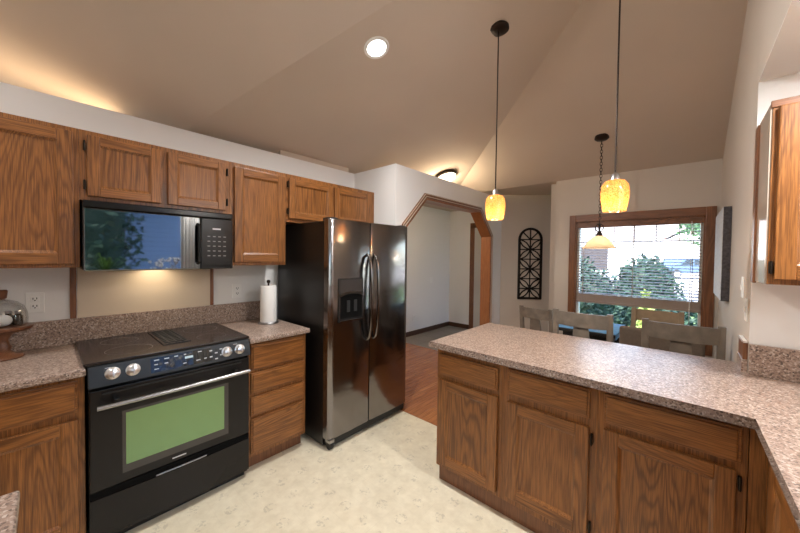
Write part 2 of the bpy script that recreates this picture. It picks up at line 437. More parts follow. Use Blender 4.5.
# archway lining and casing
def arch_path(o): return [(A0-o,0),(A0-o,AT-AC+o*.41),(A0+AC-o*.41,AT+o),(A1-AC+o*.41,AT+o),(A1+o,AT-AC+o*.41),(A1+o,0)]
def arch_ring(o0, o1, x0, x1):
    mb = MB(); p, q_ = arch_path(o0), arch_path(o1)
    for i in range(5):
        mb.prism([(x0,*p[i]),(x0,*p[i+1]),(x0,*q_[i+1]),(x0,*q_[i])], (x1-x0,0,0))
    return mb
o = struct(arch_ring(-.018, 0, XS-.14, XS+.012).build('trim_arch', JAMB), 'brown wood lining of the clipped corner archway', 'trim')
arch_ring(-.002, .05, XS, XS+.016).build('casing', TRIM, o)
arch_ring(.012, .020, XS+.016, XS+.022).build('casing_highlight', plain('casing_highlight_tone', (.62,.52,.44), .25), o)  # pale strip: highlight along the casing put into colour
arch_ring(.040, .046, XS+.016, XS+.022).build('casing_highlight', MATS['casing_highlight_tone'], o)  # second painted highlight, near the outer edge
# foyer baseboards, door
box_struct('baseboard_foyer', (-1.0,2.3,0), (-.985,5.6,.085), BASEB, 'dark brown baseboard along the foyer wall', 'baseboard')
box_struct('baseboard_back', (-.985,5.585,0), (-.51,5.6,.085), BASEB)
d = struct(MB().box((-.39,5.56,.01),(.50,5.598,2.05)).build('door_1', DOORP), 'pale entry door with brown casing in the foyer', 'door')
MB().box((-.50,5.575,0),(-.39,5.60,2.10)).box((-.50,5.575,2.05),(.61,5.60,2.15)).box((.50,5.575,0),(.61,5.60,2.10)).build('door_frame', TRIM, d)
MB().ball((.42,5.53,1.0), .03).build('door_handle', BRONZE, d, True)

# ------------------------------------------------------------------ dining window, blind
win = struct(MB().box((WX0,YW+.03,WZ0),(WX0+.035,YW+.12,WZ1)).box((WX1-.035,YW+.03,WZ0),(WX1,YW+.12,WZ1)).box((WX0,YW+.03,WZ1-.035),(WX1,YW+.12,WZ1)).box((WX0,YW+.03,WZ0),(WX1,YW+.12,WZ0+.035)).build('window_1', plain('window_vinyl', (.70,.68,.64), .4)), 'wide dining window with brown wood casing', 'window')
MB().box((WX0-.068,YW-.018,WZ0-.08),(WX0,YW,WZ1+.085),.004).box((WX1,YW-.018,WZ0-.08),(WX1+.075,YW,WZ1+.085),.004).build('casing', TRIM, win)
MB().box((WX0,YW-.018,WZ1),(WX1,YW,WZ1+.085),.004).box((WX0,YW-.018,WZ0-.08),(WX1,YW,WZ0),.004).build('casing', TRIMH, win)
MB().box((WX0,YW,WZ0),(WX0+.014,YW+.03,WZ1)).box((WX1-.014,YW,WZ0),(WX1,YW+.03,WZ1)).box((WX0,YW,WZ1-.014),(WX1,YW+.03,WZ1)).box((WX0,YW-.03,WZ0),(WX1,YW+.03,WZ0+.02)).build('window_lining', TRIM, win)
MB().box((WX0+.03,YW+.085,WZ0+.03),(WX1-.03,YW+.089,WZ1-.03)).build('glass', PANE, win)
mb = MB()
for i in range(1,6):
    x = WX0+(WX1-WX0)*i/6; mb.box((x-.004,YW+.075,1.665),(x+.004,YW+.083,WZ1-.03))
mb.box((WX0+.03,YW+.075,1.661),(WX1-.03,YW+.083,1.669)).build('muntin', plain('muntin_grey', (.35,.34,.33), .5), win)

bl = thing('window_blind', (WX0+.57,YW+.0,WZ1-.02), 'beige wood slat blind lowered most of the way over the dining window', 'blind')
MB().box((WX0+.016,YW-.005,WZ1-.07),(WX1-.016,YW+.05,WZ1-.015),.003).build('head_rail', TRIMH, bl)
ZB = 1.055
ns = 25; s0 = None
for i in range(ns):
    z = WZ1-.085-(WZ1-.085-ZB-.008)*i/(ns-1)
    if s0 is None:
        mbs = MB(); mbs.prism([(WX0+.02,YW+.002,z-.0045),(WX0+.02,YW+.046,z+.0015),(WX0+.02,YW+.046,z+.0045),(WX0+.02,YW+.002,z-.0015)], (WX1-WX0-.04,0,0)); s0 = mbs.build('slat', SLATM, bl); z00 = z
    else:
        c = s0.copy(); COL.objects.link(c); c.parent = bl; c.location = (0,0,z-z00)
mb = MB()
for i in range(7): mb.box((WX0+.02,YW-.001,.972+i*.0115),(WX1-.02,YW+.047,.981+i*.0115),.002)
mb.build('stacked_slats', SLATM, bl)
MB().box((WX0+.02,YW-.003,.945),(WX1-.02,YW+.049,.969),.004).build('bottom_rail', SLATM, bl)
for x in (WX0+.085, (WX0+WX1)/2, WX1-.085): MB().box((x-.0025,YW-.001,.96),(x+.0025,YW+.0,WZ1-.05)).box((x-.0015,YW+.047,.96),(x+.0015,YW+.0485,WZ1-.05)).build('ladder_tape', plain('ladder_tape', (.42,.34,.28), .7) if 'ladder_tape' not in MATS else MATS['ladder_tape'], bl)
MB().tube([(WX1-.10,YW-.012,1.85),(WX1-.10,YW-.014,.80)], .003, 6).build('pull_cord', WHITE, bl)

# sink-side window (behind the camera's right, mirrored in the microwave door)
sw = struct(MB().box((3.70,SY0,SZ0),(3.75,SY0+.05,SZ1)).box((3.70,SY1-.05,SZ0),(3.75,SY1,SZ1)).box((3.70,SY0,SZ0),(3.75,SY1,SZ0+.05)).box((3.70,SY0,SZ1-.05),(3.75,SY1,SZ1)).build('window_2', WHITE))
MB().box((3.722,SY0+.04,SZ0+.04),(3.726,SY1-.04,SZ1-.04)).build('glass', PANE, sw)
MB().box((3.645,SY0-.07,SZ0-.07),(3.66,SY0,SZ1+.07)).box((3.645,SY1,SZ0-.07),(3.66,SY1+.07,SZ1+.07)).box((3.645,SY0,SZ1),(3.66,SY1,SZ1+.07)).box((3.60,SY0-.07,SZ0-.03),(3.70,SY1+.07,SZ0)).build('casing', OAK['z'], sw)

# ------------------------------------------------------------------ cabinets
def F(face, p):
    return {'+x': lambda u,v,d: (p+d,u,v), '-x': lambda u,v,d: (p-d,u,v), '-y': lambda u,v,d: (u,p-d,v)}[face]
HOR = {'+x': 'y', '-x': 'y', '-y': 'x'}
def panel_door(root, face, p, u0, u1, z0, z1, fw=.058, hinges=None):
    f = F(face, p); t = .02; mb = MB()
    mb.box(f(u0,z0,0), f(u0+fw,z1,t), .004); mb.box(f(u1-fw,z0,0), f(u1,z1,t), .004)
    mb.box(f(u0+fw,z0,0), f(u1-fw,z0+fw,t), .004, mi=1); mb.box(f(u0+fw,z1-fw,0), f(u1-fw,z1,t), .004, mi=1)
    dr = mb.build('door', [OAK['z'], OAK[HOR[face]]], root)
    pb = MB(); a = f(u0+fw-.003,z0+fw-.003,.002); b = f(u1-fw+.003,z1-fw+.003,.009); pb.box(a, b)
    # sloped lip around the panel
    lip = .012
    for (ua,va,ub,vb,ia,ja,ib,jb) in ((u0+fw,z0+fw,u1-fw,z0+fw, lip,lip,-lip,lip),(u0+fw,z1-fw,u1-fw,z1-fw, lip,-lip,-lip,-lip),(u0+fw,z0+fw,u0+fw,z1-fw, lip,lip,lip,-lip),(u1-fw,z0+fw,u1-fw,z1-fw, -lip,lip,-lip,-lip)):
        vs = [pb.bm.verts.new(f(ua,va,.017)), pb.bm.verts.new(f(ub,vb,.017)), pb.bm.verts.new(f(ub+ib,vb+jb,.0092)), pb.bm.verts.new(f(ua+ia,va+ja,.0092))]
        pb.bm.faces.new(vs)
    pb.build('panel', OAK['z'], dr)
    for (hu, hz) in (hinges or []):
        MB().box(f(hu-.005,hz-.024,0), f(hu+.005,hz+.024,.018), .002).tube([f(hu,hz-.026,.018), f(hu,hz+.026,.018)], .004, 8).build('hinge', HINGE, dr)
    return dr
def drawer(root, face, p, u0, u1, z0, z1):
    f = F(face, p); b = MB().box(f(u0,z0,0), f(u1,z1,.014), .003)
    b.box(f(u0+.010,z0+.010,.010), f(u1-.010,z1-.010,.021), .006)
    return b.build('drawer', OAK[HOR[face]], root)

XF = .325
c = thing('wall_cabinet', (.17,-.43,1.384), 'large oak upper cabinet at far left above the outlet', 'cabinet')
MB().box((0,-.90,1.384),(XF,-.003,2.125),.002).build('body', OAK['z'], c)
panel_door(c, '+x', XF, -.45, -.026, 1.403, 2.10); panel_door(c, '+x', XF, -.885, -.47, 1.403, 2.10)
c = thing('wall_cabinet', (.17,.37,1.748), 'short two door oak cabinet above the microwave', 'cabinet')
MB().box((0,-.003,1.748),(XF,.747,2.125),.002).build('body', OAK['z'], c)
panel_door(c, '+x', XF, .026, .349, 1.772, 2.10, .05, [(.016,1.83),(.016,2.04)]); panel_door(c, '+x', XF, .384, .717, 1.772, 2.10, .05, [(.727,1.83),(.727,2.04)])
c = thing('wall_cabinet', (.17,.96,1.384), 'tall narrow oak upper cabinet between microwave and refrigerator', 'cabinet')
MB().box((0,.747,1.384),(XF,1.172,2.125),.002).build('body', OAK['z'], c)
panel_door(c, '+x', XF, .775, 1.16, 1.408, 2.095)
c = thing('wall_cabinet', (.17,1.66,1.735), 'two door oak cabinet above the refrigerator', 'cabinet')
MB().box((0,1.172,1.735),(XF,YE-.002,2.125),.002).build('body', OAK['z'], c)
panel_door(c, '+x', XF, 1.195, 1.62, 1.765, 2.092, .05, [(1.185,1.82),(1.185,2.04)]); panel_door(c, '+x', XF, 1.645, 2.075, 1.765, 2.092, .05)

def base_body(c, a, b, toe, mat=None):
    MB().box(a, b, .002).build('body', mat or OAK['z'], c)
    MB().box(*toe, .002).build('toe_kick', TRIM, c)
c = thing('base_cabinet', (.3,-.45,0), 'oak base cabinet left of the range', 'cabinet')
base_body(c, (.002,-.95,.1), (.61,-.006,.876), ((.002,-.95,0),(.55,-.006,.1)))
drawer(c, '+x', .61, -.47, -.03, .705, .856); panel_door(c, '+x', .61, -.47, -.03, .13, .672)
drawer(c, '+x', .61, -.93, -.49, .705, .856); panel_door(c, '+x', .61, -.93, -.49, .13, .672)
c = thing('drawer_cabinet', (.3,.97,0), 'oak cabinet of four drawers between range and refrigerator', 'cabinet')
base_body(c, (0,.762,.1), (.61,1.186,.876), ((0,.762,0),(.55,1.186,.1)))
for z0, z1 in ((.69,.86),(.535,.672),(.385,.51),(.125,.367)): drawer(c, '+x', .61, .775, 1.165, z0, z1)

# counters
def counter(name, pts, z0, z1, mat, label, cat='countertop'):
    return tag(MB().prism([(x,y,z0) for x,y in pts], (0,0,z1-z0), .012, True).build(name, mat, None, True), label, cat)
o = counter('countertop', [(0,-.95),(.648,-.95),(.648,-.004),(0,-.004)], .876, .914, GRAN, 'speckled granite look countertop left of the range under the cake stand')
o = counter('countertop', [(0,.760),(.648,.760),(.648,1.20),(0,1.20)], .876, .914, GRAN, 'short speckled countertop between range and refrigerator')
tag(MB().box((.001,-.95,.9145),(.022,1.20,1.066),.003).build('backsplash', GRAN), 'long low speckled backsplash behind the range', 'backsplash')
# wall panel and battens behind the range
tag(MB().box((.0005,0,1.067),(.004,.722,1.745)).build('wall_panel', PANEL), 'smooth tan wall panel between two wood battens behind the range', 'wall panel')
struct(MB().box((.0005,-.031,1.067),(.012,-.004,1.384)).build('trim_1', TRIM), 'thin vertical wood batten left of the range panel', 'trim')
struct(MB().box((.0005,.722,1.067),(.012,.744,1.384)).build('trim_2', TRIM), 'thin vertical wood batten right of the range panel', 'trim')

# peninsula and right run
PY = 1.575
def pen(name, x0, x1, label, hz):
    c = thing(name, ((x0+x1)/2,1.87,0), label, 'cabinet')
    base_body(c, (x0,PY,.1), (x1,2.17,.876), ((x0+.012 if x0 < 1.6 else x0,PY+.018,0),(x1,2.15,.1)))
    return c
c = pen('base_cabinet', 1.566, 2.012, 'oak base cabinet at the free end of the peninsula', 0)
drawer(c, '-y', PY, 1.589, 1.988, .708, .838); panel_door(c, '-y', PY, 1.589, 1.988, .128, .678)
c = pen('base_cabinet', 2.012, 2.478, 'middle oak base cabinet of the peninsula', 0)
drawer(c, '-y', PY, 2.046, 2.446, .712, .853); panel_door(c, '-y', PY, 2.046, 2.446, .14, .674, .058, [(2.456,.62),(2.456,.2)])
c = pen('base_cabinet', 2.478, 2.955, 'oak base cabinet of the peninsula nearest the inside corner', 0)
drawer(c, '-y', PY, 2.503, 2.937, .718, .852); panel_door(c, '-y', PY, 2.503, 2.925, .14, .69, .058, [(2.935,.645),(2.935,.2)])
c = thing('corner_cabinet', (3.3,1.0,0), 'oak corner base cabinet below the right hand counter', 'cabinet')
base_body(c, (3.0,-1.2,.1), (3.64,1.555,.876), ((3.06,-1.2,0),(3.64,1.555,.1)))
MB().box((2.957,1.575,.1),(3.64,2.14,.876)).build('corner_filler', OAK['z'], c)
panel_door(c, '-x', 3.0, 1.02, 1.36, .13, .84); panel_door(c, '-x', 3.0, .60, 1.0, .13, .84)
L = [(1.5275,1.524),(2.974,1.524),(2.974,-1.2),(3.658,-1.2),(3.658,2.153),(XR-.003,2.153),(XR-.003,2.37),(1.5275,2.37)]
ct = thing('countertop', (2.4,1.9,.876), 'large speckled L shaped countertop of the peninsula', 'countertop')
MB().prism([(x,y,.877) for x,y in L], (0,0,.037), .012, True).build('top', GRAN, ct, True)
MB().box((XR,2.128,.9145),(3.65,2.1535,1.062),.003).build('backsplash', GRAN, ct)
MB().box((XR-.022,2.165,.9145),(XR-.001,2.35,.975),.003).build('backsplash', GRAN, ct)
MB().box((XR-.018,2.17,.976),(XR-.001,2.345,1.058),.002).box((XR-.021,2.165,1.058),(XR-.001,2.35,1.066),.002, mi=1).build('splash_return_reflection', [TRIM, WHITE], ct)  # upper backsplash return; brown reflection and bright top edge put into its colour
# counter corner at the near left, beside the camera
c = counter('countertop', [(1.615,-1.3),(2.35,-1.3),(2.35,-.172),(1.615,-.172)], .876, .914, GRAN, 'pale granite counter corner at bottom left of the view')
c = thing('island_cabinet', (1.98,-.75,0), 'oak cabinet under the near counter corner', 'cabinet')
base_body(c, (1.65,-1.28,.1), (2.33,-.22,.876), ((1.70,-1.26,0),(2.30,-.26,.1)))

# right-hand upper cabinet
c = thing('wall_cabinet', (3.33,2.0,1.37), 'oak upper cabinet on the right end wall', 'cabinet')
MB().box((3.018,1.845,1.37),(3.655,2.152,2.11),.002).build('body', OAK['z'], c)
MB().box((3.012,1.85,1.372),(3.0178,2.10,2.108)).build('side_panel', plain('side_panel_painted_sheen', (.50,.42,.34), .12), c)  # pale base colour holds part of the window sheen on the oak side
MB().box((3.004,2.085,1.362),(3.017,2.152,2.10),.004).build('scribe_strip', TRIM, c)
panel_door(c, '-y', 1.845, 3.035, 3.33, 1.392, 2.088, .058, [(3.026,1.44)]); panel_door(c, '-y', 1.845, 3.34, 3.64, 1.392, 2.088)
MB().box((3.012,1.838,2.09),(3.655,1.85,2.118),.003).build('top_rail', TRIMH, c)

# ------------------------------------------------------------------ microwave
mw = thing('microwave', (.2,.375,1.362), 'black over the range microwave below the short oak cabinet', 'microwave')
MB().box((.004,.004,1.372),(.375,.742,1.744),.004).build('case', BLACK, mw)
MB().box((.375,.004,1.705),(.398,.742,1.744),.006).build('vent_strip', BLACK, mw)
dr = MB().box((.376,.006,1.366),(.40,.545,1.703),.006).build('door', MWG, mw)
MB().box((.3995,.035,1.40),(.4012,.50,1.672)).build('window', MWG, dr)
MB().tube([(.40,.530,1.655),(.428,.530,1.645),(.432,.530,1.53),(.428,.530,1.415),(.40,.530,1.405)], .010, 10).build('handle', BLACK, dr, True)
cp = MB().box((.376,.549,1.366),(.40,.742,1.703),.006).build('control_panel', BLACK, mw)
MB().box((.4002,.615,1.628),(.4010,.665,1.638)).build('logo', MARK, cp)
k0 = None
for r_ in range(5):
    for q_ in range(4):
        y, z = .585+q_*.032, 1.585-r_*.032
        MB().box((.4002,y,z-.006),(.4008,y+.016,z)).build('key_mark', plain('key_print', (.22,.22,.22), .5) if 'key_print' not in MATS else MATS['key_print'], cp)
MB().box((.4001,.56,1.385),(.4009,.73,1.39)).build('groove', SLOT, cp)
MB().box((.06,.10,1.3625),(.34,.64,1.372)).build('underside_grille', BLACKM, mw)
MB().box((.09,.30,1.360),(.17,.44,1.3626)).build('lamp_lens', emit('cooktop_lamp', (1,.78,.5), 2.5), mw)
lamp('cooktop_lamp', 'AREA', (.13,.37,1.355), .5, (1,.80,.55), .26, (0,0,0))

# ------------------------------------------------------------------ range
rg = thing('range', (.33,.37,0), 'black slide in range with glass cooktop and oven', 'stove')
MB().box((.02,.004,.03),(.62,.752,.895),.003).build('body', BLACK, rg)
MB().box((.03,-.012,.9165),(.635,.757,.930),.004).build('cooktop', COOK, rg)
rings = []
for (x, y, r_) in ((.20,.17,.085),(.46,.18,.10),(.20,.60,.10),(.46,.59,.08)):
    MB().lathe([(r_,.9302),(r_+.003,.9304)], (x,y,0), 40, 'z', False, False).build('burner_ring', plain('burner_print', (.16,.12,.10), .4) if 'burner_print' not in MATS else MATS['burner_print'], rg)
vt = MB().box((.07,.325,.930),(.50,.465,.935),.002).build('downdraft_vent', BLACK, rg)
for i in range(9): MB().box((.10+i*.043,.34,.935),(.118+i*.043,.45,.9385),.002).build('vent_bar', BLACKM, vt)
for i in range(3): MB().box((.09,.355+i*.035,.9351),(.485,.363+i*.035,.9392),.001).build('vent_bar', BLACKM, vt)
# control panel, leaning back
cpp = [(.60,.0,.918),(.640,.0,.912),(.662,.0,.812),(.60,.0,.812)]
cp = MB().prism([(x,.002,z) for x,_,z in cpp], (0,.754,0), .004, None, 2).build('control_panel', STEELP, rg)
nrm = Vector((.100,0,.022)).normalized()
def on_panel(y, z): return Vector((.640+(.912-z)*.22, y, z))
for (y, z) in ((.09,.868),(.168,.866),(.615,.862),(.690,.862)):
    p_ = on_panel(y, z); kb = MB()
    kb.lathe([(.030,.0005),(.030,.004),(.024,.006),(.022,.026),(.018,.029)], (0,0,0), 28, 'x')
    kb.box((.026,-.004,-.022),(.034,.004,.022),.002)
    bmesh.ops.transform(kb.bm, matrix=Matrix.Translation(p_) @ Matrix.Rotation(-math.atan2(.022,.1), 4, 'Y'), verts=kb.bm.verts[:])
    kb.build('knob', CHROME, cp, True)
def plate(y0, y1, z0, z1, name, mat, par, off=.0008):
    a, b, c_, d_ = on_panel(y0,z0), on_panel(y1,z0), on_panel(y1,z1), on_panel(y0,z1)
    MB().prism([a,b,c_,d_], nrm*off).build(name, mat, par)
plate(.24,.53,.828,.902,'display', GLASSB, cp)
plate(.395,.435,.868,.880,'clock_digits', DISP, cp, .0016)
for (y, z, w) in ((.255,.890,.022),(.30,.890,.022),(.345,.892,.018),(.255,.868,.016),(.30,.866,.016),(.255,.845,.02),(.39,.893,.012),(.45,.848,.02),(.385,.846,.016),(.49,.850,.014),(.46,.893,.02)):
    plate(y, y+w, z-.003, z+.002, 'print_mark', MARK, cp, .0014)
for i in range(4):
    for j in range(3): plate(.49+.028*j+.03, .505+.028*j+.03, .885-.017*i-.004, .885-.017*i+.003, 'key', BLACKM if (i+j) % 2 else MARK, cp, .0012)
for y in (.062,.655): plate(y, y+.022, .895, .898, 'print_mark', MARK, cp)
# oven door
od = MB().box((.615,.006,.297),(.648,.751,.795),.005).build('oven_door', DOORBLK, rg)
MB().box((.6482,.125,.345),(.6500,.625,.665)).build('window_border', plain('window_border_grey', (.06,.055,.05), .25), od)
MB().box((.6502,.139,.385),(.6512,.600,.652)).build('oven_window', OVENG, od)
MB().box((.648,.05,.770),(.656,.70,.778),.002).build('door_vent', BLACKM, od)
h = MB().tube([(.695,.030,.722),(.698,.2,.722),(.70,.38,.722),(.698,.56,.722),(.695,.735,.722)], .011, 12).build('handle', STEEL, od, True)
for y in (.10,.655): MB().box((.648,y-.012,.712),(.695,y+.012,.752),.005).build('handle_bracket', BLACK, h)
MB().box((.6482,.335,.318),(.6492,.40,.324)).build('logo', MARK, od)
# bowed storage drawer
prof = [(.60,.006),(.646,.006),(.656,.14),(.662,.28),(.664,.38),(.662,.48),(.656,.62),(.646,.751),(.60,.751)]
dw = MB().prism([(x,y,.055) for x,y in prof], (0,0,.205), .004, True, 2).build('storage_drawer', DOORBLK, rg, True)
MB().prism([(x-.004,y,.262) for x,y in prof], (0,0,.032)).build('finger_groove', SLOT, rg)
MB().tube([(.660,.26,.268),(.666,.38,.270),(.660,.50,.268)], .004, 8).build('drawer_pull', STEEL, dw)
MB().box((.05,.02,0),(.60,.74,.056)).build('plinth', BLACKM, rg)

# ------------------------------------------------------------------ refrigerator
fr = thing('refrigerator', (.42,1.70,0), 'black stainless side by side refrigerator with ice dispenser', 'refrigerator')
Y0, Y1, YM = 1.256, 2.140, 1.662
MB().box((.03,Y0+.003,.02),(.735,Y1-.003,1.725),.004).build('cabinet', BLACKS, fr)
FX = .811
fl = MB()
fl.prism([(x,y,.085) for x,y in [(.742,Y0),(.795,Y0),(.806,Y0+.012),(FX,Y0+.05),(FX+.003,(Y0+YM)/2),(FX,YM-.02),(.806,YM-.005),(.742,YM-.004)]], (0,0,1.655), .004, True, 2)
fd = fl.build('freezer_door', FRIDGE, fr, True)
fl = MB()
fl.prism([(x,y,.085) for x,y in [(.742,YM+.004),(.806,YM+.005),(FX,YM+.02),(FX+.003,(Y1+YM)/2),(FX,Y1-.05),(.806,Y1-.012),(.795,Y1),(.742,Y1)]], (0,0,1.655), .004, True, 2)
rd = fl.build('fridge_door', FRIDGE, fr, True)
MB().box((.735,Y0+.004,.09),(.742,Y1-.004,1.735)).build('door_gasket', SLOT, fr)
HB = plain('dark_chrome_handle', (.17,.155,.15), .16, 1)
for y, par in ((YM-.035,fd),(YM+.038,rd)):
    pts = [(FX-.002,y,1.478),(FX+.030,y,1.455),(FX+.048,y,1.38),(FX+.060,y,1.25),(FX+.064,y,1.12),(FX+.060,y,.99),(FX+.048,y,.87),(FX+.030,y,.80),(FX-.002,y,.775)]
    MB().tube(pts, .015, 12, radii=[.011,.013,.014,.013,.013,.013,.014,.013,.011]).build('handle', HB, par, True)
dp = MB().box((FX-.004,1.335,.955),(FX+.010,1.578,1.292),.006).build('dispenser', plain('dispenser_frame', (.05,.046,.045), .2, .6), fd)
MB().box((FX+.0101,1.348,1.18),(FX+.0118,1.565,1.280)).build('control_panel', plain('dispenser_panel', (.11,.10,.10), .2, .7), dp)
MB().box((FX+.0101,1.352,.985),(FX+.011,1.562,1.168)).build('recess', SLOT, dp)
cvp = [(FX+.0112,1.345,1.150),(FX+.0112,1.345,1.170),(FX+.0112,1.40,1.187),(FX+.0112,1.455,1.192),(FX+.0112,1.51,1.187),(FX+.0112,1.566,1.170),(FX+.0112,1.566,1.150),(FX+.0112,1.51,1.168),(FX+.0112,1.455,1.173),(FX+.0112,1.40,1.168)]
MB().prism(cvp, (.006,0,0)).build('recess_brow', HB, dp)
MB().box((FX+.0112,1.41,1.03),(FX+.016,1.44,1.12),.003).build('paddle', plain('paddle_grey', (.02,.02,.02), .4), dp)
MB().box((FX+.0112,1.48,1.03),(FX+.016,1.51,1.12),.003).build('paddle', MATS['paddle_grey'], dp)
MB().box((FX+.0112,1.34,.958),(FX+.022,1.573,.972),.003).build('drip_tray', HB, dp)
MB().box((.70,Y0+.02,.018),(.79,Y1-.01,.082),.008).build('base_grille', BLACKM, fr)
MB().lathe([(.012,-.018),(.03,-.016),(.03,.016),(.012,.018)], (.785,Y0+.035,.032), 20, 'y').build('roller', BLACKM, fr, True)
MB().box((.755,Y0+.012,.055),(.815,Y0+.055,.083),.005).build('hinge_bracket', STEEL, fr)
for y in (Y0+.05, Y1-.06): MB().box((.70,y-.035,1.726),(.80,y+.035,1.752),.008).build('hinge_cover', BLACKM, fr)

# ------------------------------------------------------------------ counter items, outlets
cs = thing('cake_stand', (.148,-.280,.914), 'wooden cake stand with glass dome on the left counter', 'cake stand')
cx_, cy_ = .148, -.280
MB().lathe([(.076,.9145),(.078,.922),(.070,.930),(.045,.938),(.030,.955),(.034,.972),(.026,.990),(.024,1.01),(.038,1.035),(.046,1.05)], (cx_,cy_,0), 40).build('pedestal', CAKEW, cs, True)
MB().lathe([(.02,1.050),(.098,1.056),(.110,1.066),(.112,1.078),(.10,1.081),(.02,1.082)], (cx_,cy_,0), 48).build('plate', CAKEW, cs, True)
gb = NB('clear_dome_glass'); t_ = gb.N('BsdfTransparent'); t_.inputs[0].default_value = (.93,.94,.94,1); g_ = gb.N('BsdfGlossy'); g_.inputs['Roughness'].default_value = .02
lw = gb.N('LayerWeight'); lw.inputs[0].default_value = .25; mx_ = gb.N('MixShader'); gb.L(lw.outputs['Facing'], mx_.inputs[0]); gb.L(t_.outputs[0], mx_.inputs[1]); gb.L(g_.outputs[0], mx_.inputs[2]); gb.L(mx_.outputs[0], gb.out.inputs[0])
dm = MB().lathe([(.090,1.083),(.091,1.12),(.088,1.152),(.077,1.182),(.056,1.203),(.028,1.215),(.008,1.220)], (cx_,cy_,0), 40, 'z', False, True).build('dome', gb.m, cs, True)
MB().lathe([(.012,1.219),(.020,1.226),(.022,1.245),(.024,1.262),(.020,1.268),(.006,1.269)], (cx_,cy_,0), 24).build('knob', CAKEW, dm, True)
tag(MB().ball((cx_+.028,cy_+.008,1.113), .031, 3, (1,1,.95)).lathe([(.006,.028),(.004,.04)], (cx_+.028,cy_+.008,1.113), 12).build('ornament', PETAL, None, True), 'round white ornament under the glass dome', 'ornament')
for i, (dx, dy) in enumerate(((-.01,.055),(-.035,.022),(.0,-.045))):
    j = MB().lathe([(.017,1.083),(.018,1.087),(.018,1.125),(.011,1.135),(.011,1.14)], (cx_+dx,cy_+dy,0), 20).build('spice_jar', plain('jar_glass', (.05,.03,.02), .12) if 'jar_glass' not in MATS else MATS['jar_glass'], None, True)
    tag(j, ['small dark jar at the right under the glass dome','small dark jar at the back under the glass dome','small dark jar at the left under the glass dome'][i], 'jar', 'jars under the glass dome')
    MB().lathe([(.0125,1.1402),(.0125,1.152),(.010,1.154)], (cx_+dx,cy_+dy,0), 20).build('lid', STEEL, j, True)

pt = thing('paper_towel_holder', (.25,1.068,.914), 'paper towel roll on an upright holder beside the refrigerator', 'paper towels')
MB().lathe([(.080,.9145),(.080,.922),(.074,.928)], (.25,1.068,0), 40).build('base', STEEL, pt, True)
MB().lathe([(.018,.9285),(.060,.9285),(.061,.932),(.061,1.212),(.058,1.216),(.018,1.216)], (.25,1.068,0), 40).build('roll', PAPER, pt, True)
MB().lathe([(.007,.928),(.007,1.235),(.009,1.236),(.014,1.246),(.014,1.254),(.008,1.262)], (.25,1.068,0), 20).build('rod', BRONZE, pt, True)

def outlet(name, f, u, z, label, cat='outlet', w=.072, h=.115, sockets=True, group=None):
    r_ = thing(name, f(u,z,0), label, cat, group)
    MB().box(f(u-w/2,z-h/2,.0005), f(u+w/2,z+h/2,.006), .002).build('plate', WHITE, r_)
    if sockets:
        for dz in (.021,-.021):
            a = MB()
            a.box(f(u-.017,z+dz-.014,.006), f(u+.017,z+dz+.014,.008), .004).build('socket', WHITE, r_)
            s_ = MB()
            for du in (-.007,.007): s_.box(f(u+du-.0018,z+dz-.002,.0078), f(u+du+.0018,z+dz+.008,.0086))
            s_.box(f(u-.003,z+dz-.010,.0078), f(u+.003,z+dz-.005,.0086)).build('slots', SLOT, r_)
    else:
        MB().box(f(u-.006,z-.014,.006), f(u+.006,z+.014,.012), .002).build('toggle', WHITE, r_)
fx = F('+x', 0.0)
outlet('outlet', fx, -.168, 1.176, 'white duplex outlet on the wall behind the cake stand')
outlet('outlet', fx, .921, 1.164, 'white duplex outlet left of the paper towels')
fx1 = F('+x', -1.0)
outlet('outlet', fx1, 4.43, .32, 'small outlet low on the foyer wall')
outlet('light_switch', fx1, 4.95, 1.0, 'light switch on the foyer wall through the arch', 'switch', sockets=False)
fxr = F('-x', XR)
outlet('light_switch', fxr, 2.42, 1.32, 'upper switch plate on the right wall by the canvas', 'switch', sockets=False)
outlet('light_switch', fxr, 2.255, 1.215, 'lower switch plate on the right wall above the counter', 'switch', sockets=False)

# ------------------------------------------------------------------ canvas and plaque
cv = thing('wall_canvas', (2.99,3.5,1.17), 'pale wall canvas with dark edges on the right wall', 'wall art')
MB().box((2.964,3.13,1.17),(XR-.001,3.86,1.855),.002).build('stretcher', plain('dark_canvas_edge', (.06,.055,.06), .7, noise=.5, nscale=60), cv)
MB().box((2.960,3.135,1.175),(2.9638,3.855,1.85)).build('front', CANV, cv)
# arched plaque on the diagonal wall
du = dv.normalized(); dnf = -dn.normalized()
pc = Vector((XS,4.555,0)) + du*.45
def pl(u, z, d_): return pc+du*u+dnf*d_+Vector((0,0,z))
# centre of the plaque in the picture fixes its place along the wall
best = None
for k in range(-40, 80):
    c_ = Vector((XS,4.555,0))+du*(k*.01); vv = c_-CAM; sx_ = 400+3.64+318*(vv.dot(r2))/(vv.dot(fwd))
    if best is None or abs(sx_-527.5) < best[0]: best = (abs(sx_-527.5), k*.01)
pc = Vector((XS,4.555,0)) + du*best[1]
pq = thing('wall_plaque', tuple(pc+Vector((0,0,.86))), 'tall dark arched lattice plaque on the angled wall', 'wall art')
PW, PZ0, PZ1 = .165, .845, 1.912
def strip(pts, w, d0=.002, d1=.020):
    mb = MB()
    for (a, b) in zip(pts, pts[1:]):
        a, b = Vector(a), Vector(b); t = (b-a); t.normalize(); n = Vector((-t.y, t.x))*w/2; a_, b_ = a-t*w*.3, b+t*w*.3
        mb.prism([pl(*(a_+n), d0), pl(*(b_+n), d0), pl(*(b_-n), d0), pl(*(a_-n), d0)], dnf*(d1-d0))
    return mb
arc = [(PW*math.cos(t), PZ1-PW+PW*math.sin(t)) for t in [math.pi*i/16 for i in range(17)]]
